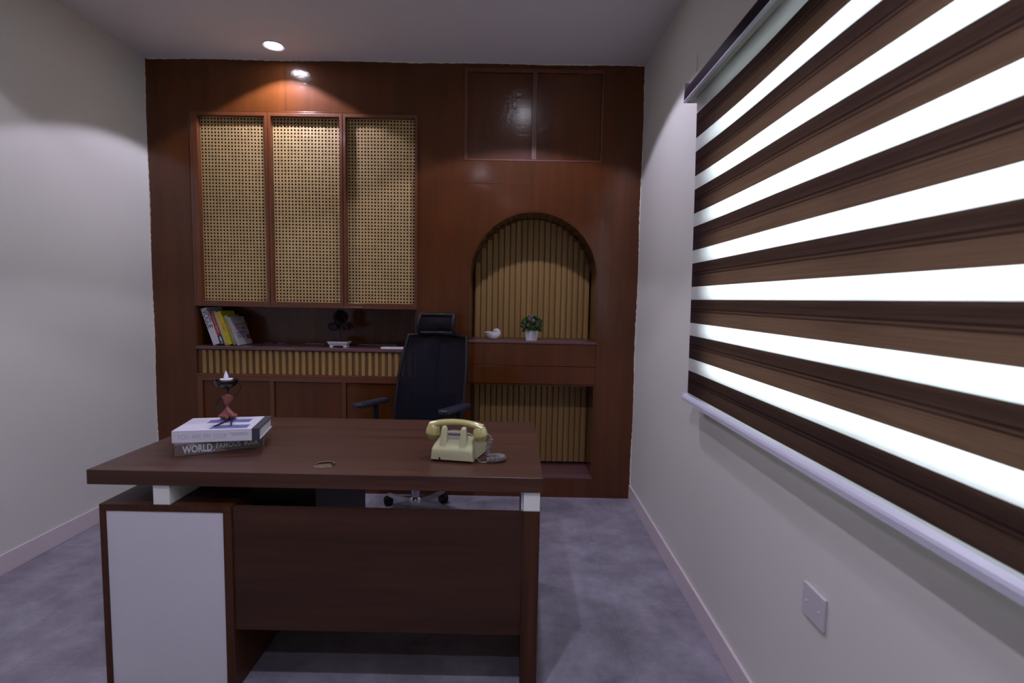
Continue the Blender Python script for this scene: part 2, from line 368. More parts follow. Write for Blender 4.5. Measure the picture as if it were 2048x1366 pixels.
# window behind the blind: aluminium frame, two sashes with panes
win = tag(MB().box(XR + .09, XR + .14, WY0, WY1, WZ0, WZ0 + .04).box(XR + .09, XR + .14, WY0, WY1, WZ1 - .04, WZ1).box(XR + .09, XR + .14, WY0, WY0 + .04, WZ0 + .04, WZ1 - .04)
          .box(XR + .09, XR + .14, WY1 - .04, WY1, WZ0 + .04, WZ1 - .04).build('window_1', M_alu), kind='structure')
ym = (WY0 + WY1) / 2
for y0, y1, dx in ((WY0 + .04, ym + .02, .096), (ym - .02, WY1 - .04, .118)):
    x = XR + dx
    s = MB().box(x, x + .018, y0, y0 + .03, WZ0 + .04, WZ1 - .04).box(x, x + .018, y1 - .03, y1, WZ0 + .04, WZ1 - .04)
    s.box(x, x + .018, y0 + .03, y1 - .03, WZ0 + .04, WZ0 + .07).box(x, x + .018, y0 + .03, y1 - .03, WZ1 - .07, WZ1 - .04)
    so = s.build('sash', M_alu, win)
    MB().box(x + .007, x + .011, y0 + .03, y1 - .03, WZ0 + .07, WZ1 - .07).build('pane', M_glass, so)

# ------------------------------------------------------------------ back wall: stained panelling with openings
LX0, LX1 = -2.203, -0.672           # left block of built-ins
NX0, NX1 = -0.318, 0.567            # niches on the right
OX0, OX1 = -0.360, 0.568            # overhead cupboard
AC, AR = (NX0 + NX1) / 2, (NX1 - NX0) / 2
ASPR = 1.990 - AR                   # arch springing height
BK = D + .36
wb = MB()
wb.box(XL, LX0, D, BK, 0, H); wb.box(LX0, LX1, D, BK, 2.605, H); wb.box(LX0, LX1, D, BK, 0, .15)
wb.box(LX1, OX0, D, BK, 0, H); wb.box(OX0, NX0, D, BK, 0, 2.315); wb.box(NX1, XR, D, BK, 0, 2.315); wb.box(OX1, XR, D, BK, 2.315, H)
wb.box(OX0, OX1, D, BK, 2.915, H); wb.box(NX0, NX1, D, BK, 0, .137)
n = 40
pts = [(AC - AR * math.cos(math.pi * i / n), ASPR + AR * math.sin(math.pi * i / n)) for i in range(n + 1)]
for (xa, za), (xb, zb) in zip(pts, pts[1:]):
    wb.prism([(xa, za), (xb, zb), (xb, 2.315), (xa, 2.315)], 'y', D, BK)
wb.box(XL, XR, BK, BK + .05, 0, H)
# filled joints and raised seams in the panelling
for x, z0, z1, wd, t in ((-1.556, 2.622, 2.93, .007, .0025), (-2.214, .0, 2.93, .004, .0008), (-.338, 1.60, 2.30, .004, .0008), (.56, 1.72, 2.30, .004, .0010), (.648, 0, 2.93, .004, .0008)):
    if x < -2.21: wb.prism([(x - wd / 2, D), (x, D - t), (x + wd / 2, D)], 'z', z0, z1)
    else: wb.prism([(x - wd / 2, D), (x - wd / 4, D - t), (x + wd / 4, D - t), (x + wd / 2, D)], 'z', z0, z1)
for x0, x1, z in ((-.36, .545, 2.166), (LX0, LX1, 2.613)):
    wb.prism([(D, z - .003), (D - .0012, z), (D, z + .003)], 'x', x0, x1)
wbo = struct(wb.build('wall_back', M_panel))
# uneven bare plaster showing along the panelling's edges
def ragged(name, along, fixed, a0, a1, inward):
    rnd = random.Random(len(name) + int(a1 * 10)); m = MB(); k = int((a1 - a0) / .02); prev = None
    for i in range(k + 1):
        a = a0 + (a1 - a0) * i / k; wv = .0035 + .0030 * math.sin(a * 7) + rnd.uniform(-.002, .003); wv = max(.0015, wv)
        cur = ((fixed, a), (fixed + inward * wv, a)) if along == 'z' else ((a, fixed), (a, fixed + inward * wv))
        if prev:
            m.prism([prev[0], prev[1], cur[1], cur[0]], 'y', D - .0018, D - .0002)
        prev = cur
    return struct(m.build(name, M_plaster))
ragged('trim_1', 'z', XR, .1, H - .001, -1)
ragged('trim_2', 'z', XL, .1, H - .001, 1)
ragged('trim_3', 'x', H, XL + .01, XR - .01, -1)

# ------------------------------------------------------------------ built-in cabinetry on the back wall
def frame_box(m, x0, x1, z0, z1, y0, y1, l, r, b, t, bev=.0015):
    m.box(x0, x0 + l, y0, y1, z0, z1, bev); m.box(x1 - r, x1, y0, y1, z0, z1, bev)
    m.box(x0 + l, x1 - r, y0, y1, z0, z0 + b, bev); m.box(x0 + l, x1 - r, y0, y1, z1 - t, z1, bev); return m
def shell(m, x0, x1, y0, y1, z0, z1, t=.012):
    """open-fronted box"""
    m.box(x0, x0 + t, y0, y1, z0, z1); m.box(x1 - t, x1, y0, y1, z0, z1); m.box(x0 + t, x1 - t, y0, y1, z0, z0 + t); m.box(x0 + t, x1 - t, y0, y1, z1 - t, z1)
    m.box(x0 + t, x1 - t, y1 - t, y1, z0 + t, z1 - t); return m
# cane-fronted wall cabinet
CZ0, CZ1 = 1.306, 2.604
cab = thing('cane_cabinet', ((LX0 + LX1) / 2, D, CZ0), 'reddish wooden wall cabinet with three tall woven cane doors', 'cabinet')
shell(MB(), LX0 + .001, LX1 - .001, D + .048, D + .355, CZ0 + .001, CZ1 - .001).build('body', M_inside, cab, world=True)
def cane_panel(x0, x1, z0, z1, y, parent, seed):
    """woven cane: paired horizontals and verticals with two diagonals, open octagonal holes"""
    p = .0226; hw = p * .15; dw = p * .10; m = MB(); rnd = random.Random(seed)
    def bulge(x, z): return -.0035 * math.sin((x - x0) / (x1 - x0) * math.pi) * (1 + .6 * math.sin(z * 9 + x * 7 + seed))
    def ribbon(ax, az, bx, bz, wd, off):
        L = math.hypot(bx - ax, bz - az); k = max(1, int(L / .08)); dx, dz = (bx - ax) / L, (bz - az) / L; nx, nz = -dz * wd / 2, dx * wd / 2
        pv = None
        for i in range(k + 1):
            x, z = ax + (bx - ax) * i / k, az + (bz - az) * i / k; yy = y + off + bulge(x, z)
            c = (m.bm.verts.new((x + nx, yy, z + nz)), m.bm.verts.new((x, yy - .0006, z)), m.bm.verts.new((x - nx, yy, z - nz)))
            if pv:
                m.bm.faces.new((pv[0], pv[1], c[1], c[0])); m.bm.faces.new((pv[1], pv[2], c[2], c[1]))
            pv = c
    nx_, nz_ = int(round((x1 - x0) / p)), int(round((z1 - z0) / p)); px, pz = (x1 - x0) / nx_, (z1 - z0) / nz_
    for i in range(nx_ + 1):
        for s_ in (-1, 1):
            x = x0 + i * px + s_ * hw * .62 + rnd.uniform(-.0005, .0005)
            if x0 < x < x1: ribbon(x, z0, x, z1, hw, 0)
    for j in range(nz_ + 1):
        for s_ in (-1, 1):
            z = z0 + j * pz + s_ * hw * .62 + rnd.uniform(-.0005, .0005)
            if z0 < z < z1: ribbon(x0, z, x1, z, hw, -.0009)
    W, Hh = x1 - x0, z1 - z0
    for k in range(-nz_, nx_ + nz_ + 1):
        c = (k + .5)
        # x/px + z/pz = c  and  x/px - z/pz = c
        for sg in (1, -1):
            P = []
            for xx in (0, nx_):
                zz = (c - xx) * sg
                if 0 <= zz <= nz_: P.append((xx, zz))
            for zz in (0, nz_):
                xx = c - zz * sg
                if 0 < xx < nx_: P.append((xx, zz))
            if len(P) == 2:
                (u0, v0), (u1, v1) = P
                ribbon(x0 + u0 * px, z0 + v0 * pz, x0 + u1 * px, z0 + v1 * pz, dw * 2, -.0020 - .0008 * (sg > 0))
    return m.build('cane_panel', M_cane, parent, world=True)
for i, (xa, xb) in enumerate(((LX0 + .018, -1.680), (-1.676, -1.176), (-1.172, LX1))):
    m = MB(); l = .034 if i == 0 else .018; r_ = .020 if i < 2 else .018
    frame_box(m, xa, xb, CZ0 + .012, CZ1, D - .006, D + .046, l if i == 0 else .018, r_, .026, .022)
    dr = m.build('door', M_frame, cab, world=True)
    cane_panel(xa + (l if i == 0 else .018), xb - r_, CZ0 + .038, CZ1 - .022, D + .034, dr, i + 3)
MB().box(LX0 + .001, LX0 + .017, D - .005, D + .046, CZ0 + .001, CZ1 - .001, .001).box(LX0 + .018, LX1 - .001, D - .008, D + .046, CZ0 + .001, CZ0 + .0115, .001).build('outer_frame', M_frame, cab, world=True)

# open display shelf with slatted front below
SZ = 1.030
sh = thing('display_shelf', ((LX0 + LX1) / 2, D, .82), 'recessed display shelf with slatted oak front under the cane cabinet', 'shelf')
m = MB(); x0, x1 = LX0 + .001, LX1 - .001
MB().box(x0, x0 + .006, D + .004, D + .299, SZ, CZ0 - .001).build('side_panel', M_panel, sh, world=True)
MB().box(x1 - .012, x1, D + .004, D + .299, SZ, CZ0 - .001).build('side_panel', M_panel, sh, world=True)
m.box(x0, x1, D + .30, D + .34, .83, CZ0 - .001)
m.build('back_panel', M_panel, sh, world=True)
MB().box(x0, x1, D - .006, D + .299, SZ - .022, SZ, .002).build('shelf_board', M_board, sh, world=True)
def slats(x0, x1, z0, z1, y, pitch, wd, dep, name, parent, top=None, extra=True):
    """backing board with raised rounded slats; top(x) gives a curved upper end"""
    m = MB(); m.mi = 1
    if top is None: m.box(x0, x1, y, y + .012, z0, z1)
    k = int((x1 - x0) / pitch); off = ((x1 - x0) - k * pitch) / 2
    for i in range(k + 1):
        a = x0 + off + i * pitch - wd * .5 + pitch * .5; b = a + wd
        if i == k: b = min(b, x1)
        a = max(a, x0)
        if b - a < .004: continue
        zt = z1 if top is None else min(top(a), top(b))
        if top is not None:
            g0, g1 = max(x0, a - (pitch - wd) / 2), min(x1, b + (pitch - wd) / 2)
            m.mi = 1; m.box(g0, g1, y, y + .012, z0, min(z1, max(top(g0), top(g1), zt) + .0))
        m.mi = 0; m.box(a, b, y - dep, y, z0, zt, .0022, 1)
        if extra and b + .006 < x1:   # lower step of the fluted profile beside each slat
            m.box(b, b + .007, y - dep * .6, y, z0, zt)
    return m.build(name, [M_slat, M_groove], parent, world=True)
slats(x0 + .001, x1 - .004, .838, SZ - .026, D + .018, .0462, .0245, .013, 'slatted_front', sh, extra=False)
MB().box(x0, x1, D - .004, D + .040, .8210, .8375, .001).build('lower_rail', M_frame, sh, world=True)

# lower doors
bc = thing('base_cabinet', ((LX0 + LX1) / 2, D, .15), 'reddish wooden base cabinet with plain recessed doors behind the desk', 'cabinet')
m = MB(); m.box(x0, x1, D + .03, D + .34, .151, .8199); m.build('body', M_panel, bc, world=True)
m = MB()
for a, b in ((x0, x0 + .034), (-1.694, -1.668), (-1.194, -1.166), (x1 - .03, x1)): m.box(a, b, D - .004, D + .029, .151, .79, .001)
m.box(x0, x1, D - .004, D + .029, .79, .8199, .001); m.build('face_frame', M_frame, bc, world=True)
for a, b in ((x0 + .036, -1.696), (-1.666, -1.196), (-1.164, x1 - .032)):
    MB().box(a, b, D + .012, D + .028, .156, .787, .001).build('door', M_panel, bc, world=True)

# overhead cupboard, two doors
oc = thing('overhead_cabinet', ((OX0 + OX1) / 2, D, 2.315), 'glossy reddish two-door overhead cabinet above the arched niche', 'cabinet')
MB().box(OX0 + .001, OX1 - .001, D + .04, D + .35, 2.316, 2.914).build('body', M_panel, oc, world=True)
m = MB(); frame_box(m, OX0 + .001, OX1 - .001, 2.316, 2.914, D - .003, D + .039, .022, .012, .010, .024, .001)
m.box(.092, .126, D - .005, D + .039, 2.3265, 2.8895, .001).box(.1095, .1105, D - .006, D - .004, 2.327, 2.889)
m.build('face_frame', M_frame, oc, world=True)
for a, b in ((OX0 + .024, .091), (.127, OX1 - .014)):
    MB().box(a, b, D + .010, D + .030, 2.328, 2.888, .001).build('door', M_satin_door, oc, world=True)

# arched niche with slatted back
NB = D + .325
an = thing('arched_niche', (AC, D, 1.10), 'arched wall niche lined with vertical oak slats', 'niche')
m = MB(); tk = .010
for (xa, za), (xb, zb) in zip(pts, pts[1:]):
    f = (AR - tk) / AR
    q = lambda x, z: (AC + (x - AC) * f, ASPR + (z - ASPR) * f)
    m.prism([(xa + (AC - xa) * .001, za + (ASPR - za) * .001), (xb + (AC - xb) * .001, zb + (ASPR - zb) * .001), q(xb, zb), q(xa, za)], 'y', D + .001, NB)
m.build('arch_lining', M_panel, an, world=True, smooth=True)
for a, b in ((NX0 + .0005, NX0 + tk), (NX1 - tk, NX1 - .0005)): MB().box(a, b, D + .001, NB, 1.103, ASPR).build('side_lining', M_panel, an, world=True)
def arch_top(x):
    r = AR - tk - .001; u = max(-1, min(1, (x - AC) / r)); return ASPR + r * math.sqrt(max(0, 1 - u * u))
slats(NX0 + tk + .001, NX1 - tk - .001, 1.103, 2.5, NB - .012, .0425, .0275, .013, 'slatted_back', an, top=arch_top)
MB().box(NX0 + .001, NX1 - .001, D - .004, NB + .02, 1.0865, 1.1025, .002).build('shelf_board', M_board, an, world=True)

# two drawers
du = thing('drawer_unit', (AC, D, .806), 'pair of plain reddish drawers below the arched niche', 'drawers')
MB().box(NX0 + .001, NX1 - .001, D + .022, D + .34, .807, 1.0855).build('body', M_panel, du, world=True)
MB().box(NX0 + .002, NX1 - .002, D - .001, D + .021, .932, 1.0835, .001).build('drawer', M_panel, du, world=True)
MB().box(NX0 + .002, NX1 - .002, D - .005, D + .021, .808, .929, .001).build('drawer', M_panel, du, world=True)

# lower niche
ln = thing('lower_niche', (AC, D, .137), 'square slatted knee niche under the two drawers', 'niche')
m = MB(); m.box(NX0 + .0005, NX0 + tk, D + .001, NB, .15, .805); m.box(NX1 - tk, NX1 - .0005, D + .001, NB, .15, .805); m.box(NX0 + tk, NX1 - tk, D + .001, NB, .795, .805)
m.box(NX0 + .0005, NX1 - .0005, NB - .002, NB + .02, .15, .805); m.build('lining', M_panel, ln, world=True)
MB().box(NX0 + .001, NX1 - .001, D - .002, NB - .003, .1375, .1495, .001).build('shelf_board', M_board, ln, world=True)
slats(NX0 + tk + .001, NX1 - tk - .001, .166, .7945, NB - .016, .0425, .0275, .013, 'slatted_back', ln)
# ------------------------------------------------------------------ ceiling downlights
for x, y, pw, lab in DOWNLIGHTS:
    t = thing('downlight', (x, y, H), lab, 'light')
    MB().lathe([(.052, -.0005), (.066, -.0005), (.068, -.004), (.064, -.0065), (.052, -.003)], cap=False).build('trim_ring', M_alu, t, smooth=True)
    MB().lathe([(.0515, -.001), (.0515, -.0035), (.03, -.0045)], cap=True).build('lens', M_glow, t, smooth=True)
    ld = bpy.data.lights.new('downlight_lamp', 'SPOT'); ld.energy = pw * 4; ld.color = LAMP_COL; ld.spot_size = R(122); ld.spot_blend = .10; ld.shadow_soft_size = .042
    lo = bpy.data.objects.new('downlight_lamp', ld); col.objects.link(lo); lo.parent = t; lo.location = (0, 0, -.009)

# ------------------------------------------------------------------ zebra roller blind on the right wall
BX = .748; BY0, BY1 = .02, 2.278
bl = thing('zebra_blind', (XR, (BY0 + BY1) / 2, .95), 'day and night roller blind with dark brown wood-look and sheer white bands', 'blind')
def wav(y, z): return .0035 * math.sin(y * 5.2 + z * 2.1) * (.3 + max(0, z - 1.2))
def fx(z): return .024 * (2.2 - z) / 1.2     # the fabric hangs a little closer to the wall at the bottom
def fy(z): return .040 * (2.2 - z) / 1.2
bands = [.993 + .155 * k for k in range(9)]       # bottoms of the dark bands, each .10 tall
rows = []; z = .985
for k, b0 in enumerate(bands):
    b1 = b0 + .10
    if k == 8: break
    rows.append((z, b0, 0)); z = b0
    rows += [(b0, b0 + .048, 1), (b0 + .048, b0 + .053, 2), (b0 + .053, b0 + .058, 1), (b0 + .058, b0 + .064, 2), (b0 + .064, b1, 1)]; z = b1
rows.append((z, 2.285, 0))
m = MB(); NYB = 60
def strip(m, xf, za, zb, mi, ya, yb):
    V = [[m.bm.verts.new((xf(ya + (yb - ya) * i / NYB, zz) + fx(zz), ya + (yb + fy(zz) - ya) * i / NYB, zz)) for zz in (za, zb)] for i in range(NYB + 1)]
    for i in range(NYB):
        f = m.bm.faces.new((V[i][0], V[i + 1][0], V[i + 1][1], V[i][1])); f.material_index = mi
for za, zb, mi in rows: strip(m, lambda y, z: BX + wav(y, z), za, zb, mi, BY0, BY1)
m.build('front_fabric', [M_sheer, M_brown, M_brown_line], bl, world=True, smooth=True)
m = MB(); z = .985
for b0 in bands[:8]:
    strip(m, lambda y, z: BX + .022 + wav(y, z), z, b0 + .058, 0, BY0, BY1 - .003)
    strip(m, lambda y, z: BX + .022 + wav(y, z), b0 + .058, b0 + .103, 1, BY0, BY1 - .003); z = b0 + .103
strip(m, lambda y, z: BX + .022 + wav(y, z), z, 2.235, 0, BY0, BY1 - .003)
strip(m, lambda y, z: BX + .022 + wav(y, z), 2.235, 2.29, 1, BY0, BY1 - .003)
m.build('rear_fabric', [M_sheer, M_brown_back], bl, world=True, smooth=True)
# bottom rail: rounded aluminium profile
BX += .024; BY1 += .040
rp = [(BX - .012, .953), (BX + .026, .953), (BX + .030, .957), (BX + .030, .975), (BX + .020, .984), (BX + .002, .984), (BX - .010, .975), (BX - .013, .968)]
m = MB(); m.prism([(a, b) for a, b in rp], 'y', BY0 - .03, BY1 + .035)
m.build('bottom_rail', M_alu, bl, world=True)
MB().box(BX - .0135, BX + .031, BY1 + .035, BY1 + .038, .952, .985, .001).build('end_cap', M_alu, bl, world=True)
# cassette
BX -= .024; BY1 -= .040
HX = .700; HZ = 2.238
fp = [(HX, HZ)]
for i in range(9):
    a = R(90 * i / 8); fp.append((HX + .045 * (1 - math.cos(a)) + .002, HZ + .018 + .066 * math.sin(a)))
fp += [(XR - .001, HZ + .084), (XR - .001, HZ + .078), (HX + .05, HZ + .078)]
for i in range(8, -1, -1):
    a = R(90 * i / 8); fp.append((HX + .045 * (1 - math.cos(a)) + .007, HZ + .018 + .060 * math.sin(a)))
fp.append((HX + .006, HZ))
m = MB(); m.prism(fp, 'y', BY0 - .02, BY1 + .032); m.build('cassette', M_fascia, bl, world=True, smooth=True)
MB().box(HX - .002, HX + .012, BY0 - .02, BY1 + .032, HZ - .006, HZ + .0005, .001).build('lower_lip', M_alu, bl, world=True)
MB().box(HX + .013, HX + .034, BY0 - .02, BY1 + .031, HZ - .003, HZ + .012, .002).build('inner_lip', M_cream_in, bl, world=True)
m = MB(); m.box(HX - .001, XR - .001, BY1 + .032, BY1 + .036, HZ - .006, HZ + .074, .001); m.build('end_plate', M_alu, bl, world=True)
MB().tube([(BX + .026, BY0, HZ + .036), (BX + .026, BY1, HZ + .036)], .030, 20).build('roller', M_roll, bl, world=True, smooth=True)
# small leftover bracket mark on the wall and the switch plate
mk = tag(MB().prism([(2.580, 2.475), (2.594, 2.477), (2.593, 2.53), (2.602, 2.552), (2.592, 2.556), (2.578, 2.528)], 'x', XR - .005, XR - .0005, .0008).build('wall_hook', M_plaster), 'small cream stub stuck on the right wall above the blind', 'hook')
sp = thing('blank_switch_plate', (XR, 1.385, .571), 'square white blanking plate low on the right wall under the blind', 'socket')
MB().box(-.009, -.0005, -.052, .052, -.045, .045, .002).build('plate', M_plate, sp)
for yy in (-.030, .030):
    MB().lathe([(.0045, 0), (.0045, .0014), (.003, .002)], (-.0088, yy, -.002), 14, Matrix.Rotation(R(-90), 4, 'Y')).build('screw', M_alu, sp)

# ------------------------------------------------------------------ desk
DS = .965                       # the desk and what stands on it are a little smaller and nearer than first measured
FL = CAMZ - CAMZ / DS           # so its feet start this low before scaling
def rescale(*roots):
    for r in roots:
        l = r.location; r.location = (l.x * DS, l.y * DS, CAMZ - (CAMZ - l.z) * DS); r.scale = (DS, DS, DS)
DX0, DX1, DY0, DY1, DZ = -1.490, .110, 1.797, 2.645, .7703
dk = thing('office_desk', ((DX0 + DX1) / 2, (DY0 + DY1) / 2, FL), 'walnut brown office desk with a white front panel on its left pedestal', 'desk')
MB().box(DX0, DX1, DY0, DY1, DZ - .0525, DZ, .0015).build('desktop', M_walnut, dk, world=True)
G = MB().lathe([(.030, 0), (.038, 0), (.0385, .002), (.036, .004), (.031, .0035)], (-.689, 1.898, DZ), cap=False).build('grommet', M_chrome, dk, world=True, smooth=True)
MB().lathe([(.0300, .0004), (.0300, .0022), (.024, .0028), (.004, .0032)], (-.689, 1.898, DZ)).build('grommet_cap', M_chrome, G, world=True, smooth=True)
PX0, PX1, PY0, PZ = -1.456, -.988, 1.803, .645
ped = MB()
ped.box(PX0, PX1, PY0, DY1 - .02, PZ - .024, PZ, .001); ped.box(PX0, PX0 + .022, PY0, DY1 - .02, FL, PZ - .0245, .001); ped.box(PX1 - .030, PX1, PY0, DY1 - .02, FL, PZ - .0245, .001)
ped.box(PX0 + .022, PX1 - .03, PY0 + .30, PY0 + .32, FL, PZ - .0245); ped.box(PX0 + .022, PX1 - .03, PY0 + .006, PY0 + .30, FL, FL + .02)
pd = ped.build('pedestal', M_walnut_z, dk, world=True)
MB().box(PX0 + .0225, PX1 - .0305, PY0 + .003, PY0 + .021, FL + .021, PZ - .025, .001).build('front_panel', M_white, pd, world=True)
MB().box(PX1 + .001, .041, PY0 + .008, PY0 + .026, .185, PZ - .004, .001).build('modesty_panel', M_walnut_dark, dk, world=True)
MB().box(.042, .102, PY0, DY1 - .02, FL, PZ + .002, .001).build('side_panel', M_walnut_z, dk, world=True)
MB().box(-1.264, -1.206, PY0 + .002, PY0 + .62, PZ + .0005, DZ - .053, .0015).build('spacer_block', M_spacer, dk, world=True)
MB().box(.043, .101, PY0 + .002, PY0 + .62, PZ + .0025, DZ - .053, .0015).build('spacer_block', M_spacer, dk, world=True)
MB().box(.036, .0415, PY0 + .02, PY0 + .62, PZ - .003, DZ - .053, .001).build('bracket', M_spacer, dk, world=True)
MB().box(PX1 + .001, -.744, 1.95, DY1 - .03, .16, DZ - .0535, .001).build('drawer_box', M_blackcover, dk, world=True)

# ------------------------------------------------------------------ books on the desk
def desk_book(name, loc, rz, L, W, T, cover, pages, label, stripe=None):
    t = thing(name, loc, label, 'book', R(rz))
    m = MB(); c = .003
    m.box(0, L, 0, W, T - c, T, .0008); m.box(0, L, 0, W, 0, c, .0008); m.box(0, L, 0, .004, c, T - c)
    m.build('cover', cover, t)
    MB().box(.004, L - .005, .0045, W - .004, c + .0002, T - c - .0002).build('pages', pages, t)
    return t
b1 = desk_book('hardback_book', (-1.284, 1.959, DZ + .0003), 31.5, .312, .215, .0452, M_brownbook, M_brownbook, 'grey-brown hardback with silver title lettering at the bottom of the desk pile')
text('title', 'WORLD', .040, M_silver, b1, (.026, -.0004, .021), (1, 0, 0), (0, 0, 1), width=.100, offset=.0008)
text('title', 'FAMOUS', .030, M_silver, b1, (.139, -.0004, .024), (1, 0, 0), (0, 0, 1), width=.086, space=1.1, offset=.0007)
text('title', 'BOOK', .030, M_silver, b1, (.238, -.0004, .024), (1, 0, 0), (0, 0, 1), width=.052, space=1.1, offset=.0007)
MB().tube([(.043, -.0006, .038), (.058, -.0006, .041), (.068, -.0006, .0405)], .0010, 6).build('flourish', M_silver, b1)
MB().tube([(.100, -.0006, .010), (.112, -.0006, .0062), (.128, -.0006, .0065), (.136, -.0006, .012)], .0010, 6).build('flourish', M_silver, b1)
b2 = desk_book('white_book', (-1.307, 1.981, DZ + .0460), 12.8, .312, .222, .0475, M_paper, M_pages, 'white thick hardback lying on top of the brown one on the desk')
MB().box(.284, .3125, -.0006, .2222, .0436, .0481).box(.284, .3126, -.0006, .0040, -.0003, .0436).build('dark_cover_band', M_navy, b2)
text('title', 'YOU ARE MY STOP', .028, M_print, b2, (.020, -.0004, .022), (1, 0, 0), (0, 0, 1), width=.172, space=1.05, offset=-.0006)
dashes('subtitle', M_print, b2, (.204, -.0002, .032), (1, 0, 0), (0, 0, 1), .070, .0028, 2)
dashes('subtitle', M_print, b2, (.212, -.0002, .025), (1, 0, 0), (0, 0, 1), .056, .0028, 5)
m = MB(); m.box(.125, .262, .015, .074, .0475, .0478); m.build('cover_picture', M_photo, b2)
m = MB(); m.box(.085, .245, .120, .175, .0475, .0478); m.build('cover_picture', M_photo, b2)

# ------------------------------------------------------------------ candle holder figure on the books
FZ = DZ + .0460 + .0484
cx, cy = -1.207, 2.195
fg = thing('candle_holder', (cx, cy, FZ), 'copper and iron figurine carrying a dark bowl, on the white book', 'figurine')
# seated skirt, wider to the right (knees), waist, chest
def ring_body(rows, n=20):
    m = MB(); V = []
    for (ox, oy, z, rx, ry) in rows:
        V.append([m.bm.verts.new((ox + rx * math.cos(2 * math.pi * i / n) * (1 + .05 * math.sin(5 * i)), oy + ry * math.sin(2 * math.pi * i / n), z)) for i in range(n)])
    for A, B in zip(V, V[1:]):
        for i in range(n): m.bm.faces.new((A[i], A[(i + 1) % n], B[(i + 1) % n], B[i]))
    m.bm.faces.new(V[0][::-1]); m.bm.faces.new(V[-1]); return m
ring_body([(0, .01, .0004, .018, .016), (.004, 0, .006, .030, .026), (.004, -.004, .016, .034, .028), (0, 0, .024, .022, .018), (-.001, .002, .034, .012, .011), (-.001, .003, .044, .0055, .0055), (-.001, .003, .050, .003, .003)]).build('skirt', M_copper, fg, smooth=True)
MB().tube([(.008, -.010, .016), (.026, -.024, .019), (.040, -.034, .017)], [.010, .008, .004], 10).tube([(0, -.008, .012), (.014, -.028, .013), (.020, -.040, .010)], [.010, .008, .004], 10).build('lap', M_copper, fg, smooth=True)
ring_body([(-.001, .003, .048, .003, .003), (-.001, .002, .056, .009, .007), (.001, .002, .066, .015, .010), (.001, .002, .078, .021, .010), (0, .002, .0845, .025, .009), (0, .003, .088, .012, .007), (0, .003, .096, .0035, .0035)]).build('torso', M_copper, fg, smooth=True)
MB().tube([(0, .003, .044), (0, .003, .054)], .0034, 10).build('waist', M_iron, fg, smooth=True)
MB().tube([(0, .003, .092), (.001, .003, .108), (.003, .002, .112), (.004, 0, .120)], [.0034, .0034, .0075, .0055], 12).build('head', M_iron, fg, smooth=True)
MB().tube([(-.020, .002, .084), (-.027, .0, .076), (-.043, -.002, .052), (-.042, -.003, .048), (-.024, -.006, .036), (-.016, -.006, .033)], .0027, 8).build('arm', M_iron, fg, smooth=True)
MB().tube([(.020, .002, .083), (.030, .001, .084), (.038, .0, .094), (.053, -.002, .117), (.053, -.002, .122), (.046, -.002, .142), (.038, -.002, .154)], .0027, 8).build('arm', M_iron, fg, smooth=True)
MB().tube([(.014, -.034, .012), (.022, -.048, .0045), (.022, -.100, .0030), (.018, -.124, .0024)], [.003, .0028, .0028, .0015], 8).build('leg', M_iron, fg, smooth=True)
MB().tube([(.034, -.030, .015), (.048, -.062, .016), (.066, -.100, .0034), (.070, -.110, .0024)], [.003, .0028, .0026, .0015], 8).build('leg', M_iron, fg, smooth=True)
bwl = MB().lathe([(.004, .113), (.014, .115), (.028, .122), (.036, .131), (.0395, .140), (.0390, .148), (.0370, .1475), (.0365, .142), (.032, .134), (.014, .124)], (-.002, 0, 0)).build('bowl', M_bowl, fg, smooth=True)
m = MB(); m.lathe([(.004, .138), (.016, .139), (.022, .1495), (.0225, .1515), (.003, .152)], (-.001, 0, 0))
m.lathe([(.004, .151), (.0080, .156), (.0080, .162), (.0050, .171), (.0012, .181)], (-.002, 0, 0), 14)
m.build('candle', M_candle, bwl, smooth=True)

# ------------------------------------------------------------------ desk telephone, seen from behind
ph = thing('desk_telephone', (-.2305, 1.9565, DZ), 'vintage cream desk telephone with coiled cord, seen from behind', 'telephone', R(-9.3))
def body_sec(y, wb_, wt, z0, z1):   # trapezoid section with rounded top corners
    r = .012; P = [(-wb_ / 2, z0), (wb_ / 2, z0)]
    for i in range(5):
        a = R(90 * i / 4); P.append((wt / 2 - r + r * math.cos(a), z1 - r + r * math.sin(a)))
    for i in range(5):
        a = R(90 + 90 * i / 4); P.append((-wt / 2 + r + r * math.cos(a), z1 - r + r * math.sin(a)))
    return [(x, y, z) for x, z in P]
def loft(m, secs):
    V = [[m.bm.verts.new(p) for p in s_] for s_ in secs]; n = len(V[0])
    for A, B in zip(V, V[1:]):
        for i in range(n): m.bm.faces.new((A[i], A[(i + 1) % n], B[(i + 1) % n], B[i]))
    m.bm.faces.new(V[0]); m.bm.faces.new(V[-1][::-1]); bmesh.ops.recalc_face_normals(m.bm, faces=m.bm.faces[:]); return m
m = MB()
loft(m, [body_sec(0, .156, .150, .009, .044), body_sec(.003, .163, .157, .006, .049), body_sec(.012, .166, .162, .005, .0545), body_sec(.030, .168, .156, .005, .066), body_sec(.050, .172, .144, .005, .076),
         body_sec(.085, .180, .148, .005, .080), body_sec(.110, .188, .160, .005, .078), body_sec(.150, .196, .176, .005, .062), body_sec(.190, .202, .190, .005, .040), body_sec(.212, .200, .192, .006, .028), body_sec(.216, .194, .186, .010, .025)])
bo = m.build('body', M_phone, ph, smooth=True)
MB().box(-.049, -.043, -.0008, .004, .004, .018).build('cord_notch', M_black, bo)
MB().box(-.074, .074, .008, .205, .0003, .0052, .001).build('base_plate', M_black, ph)
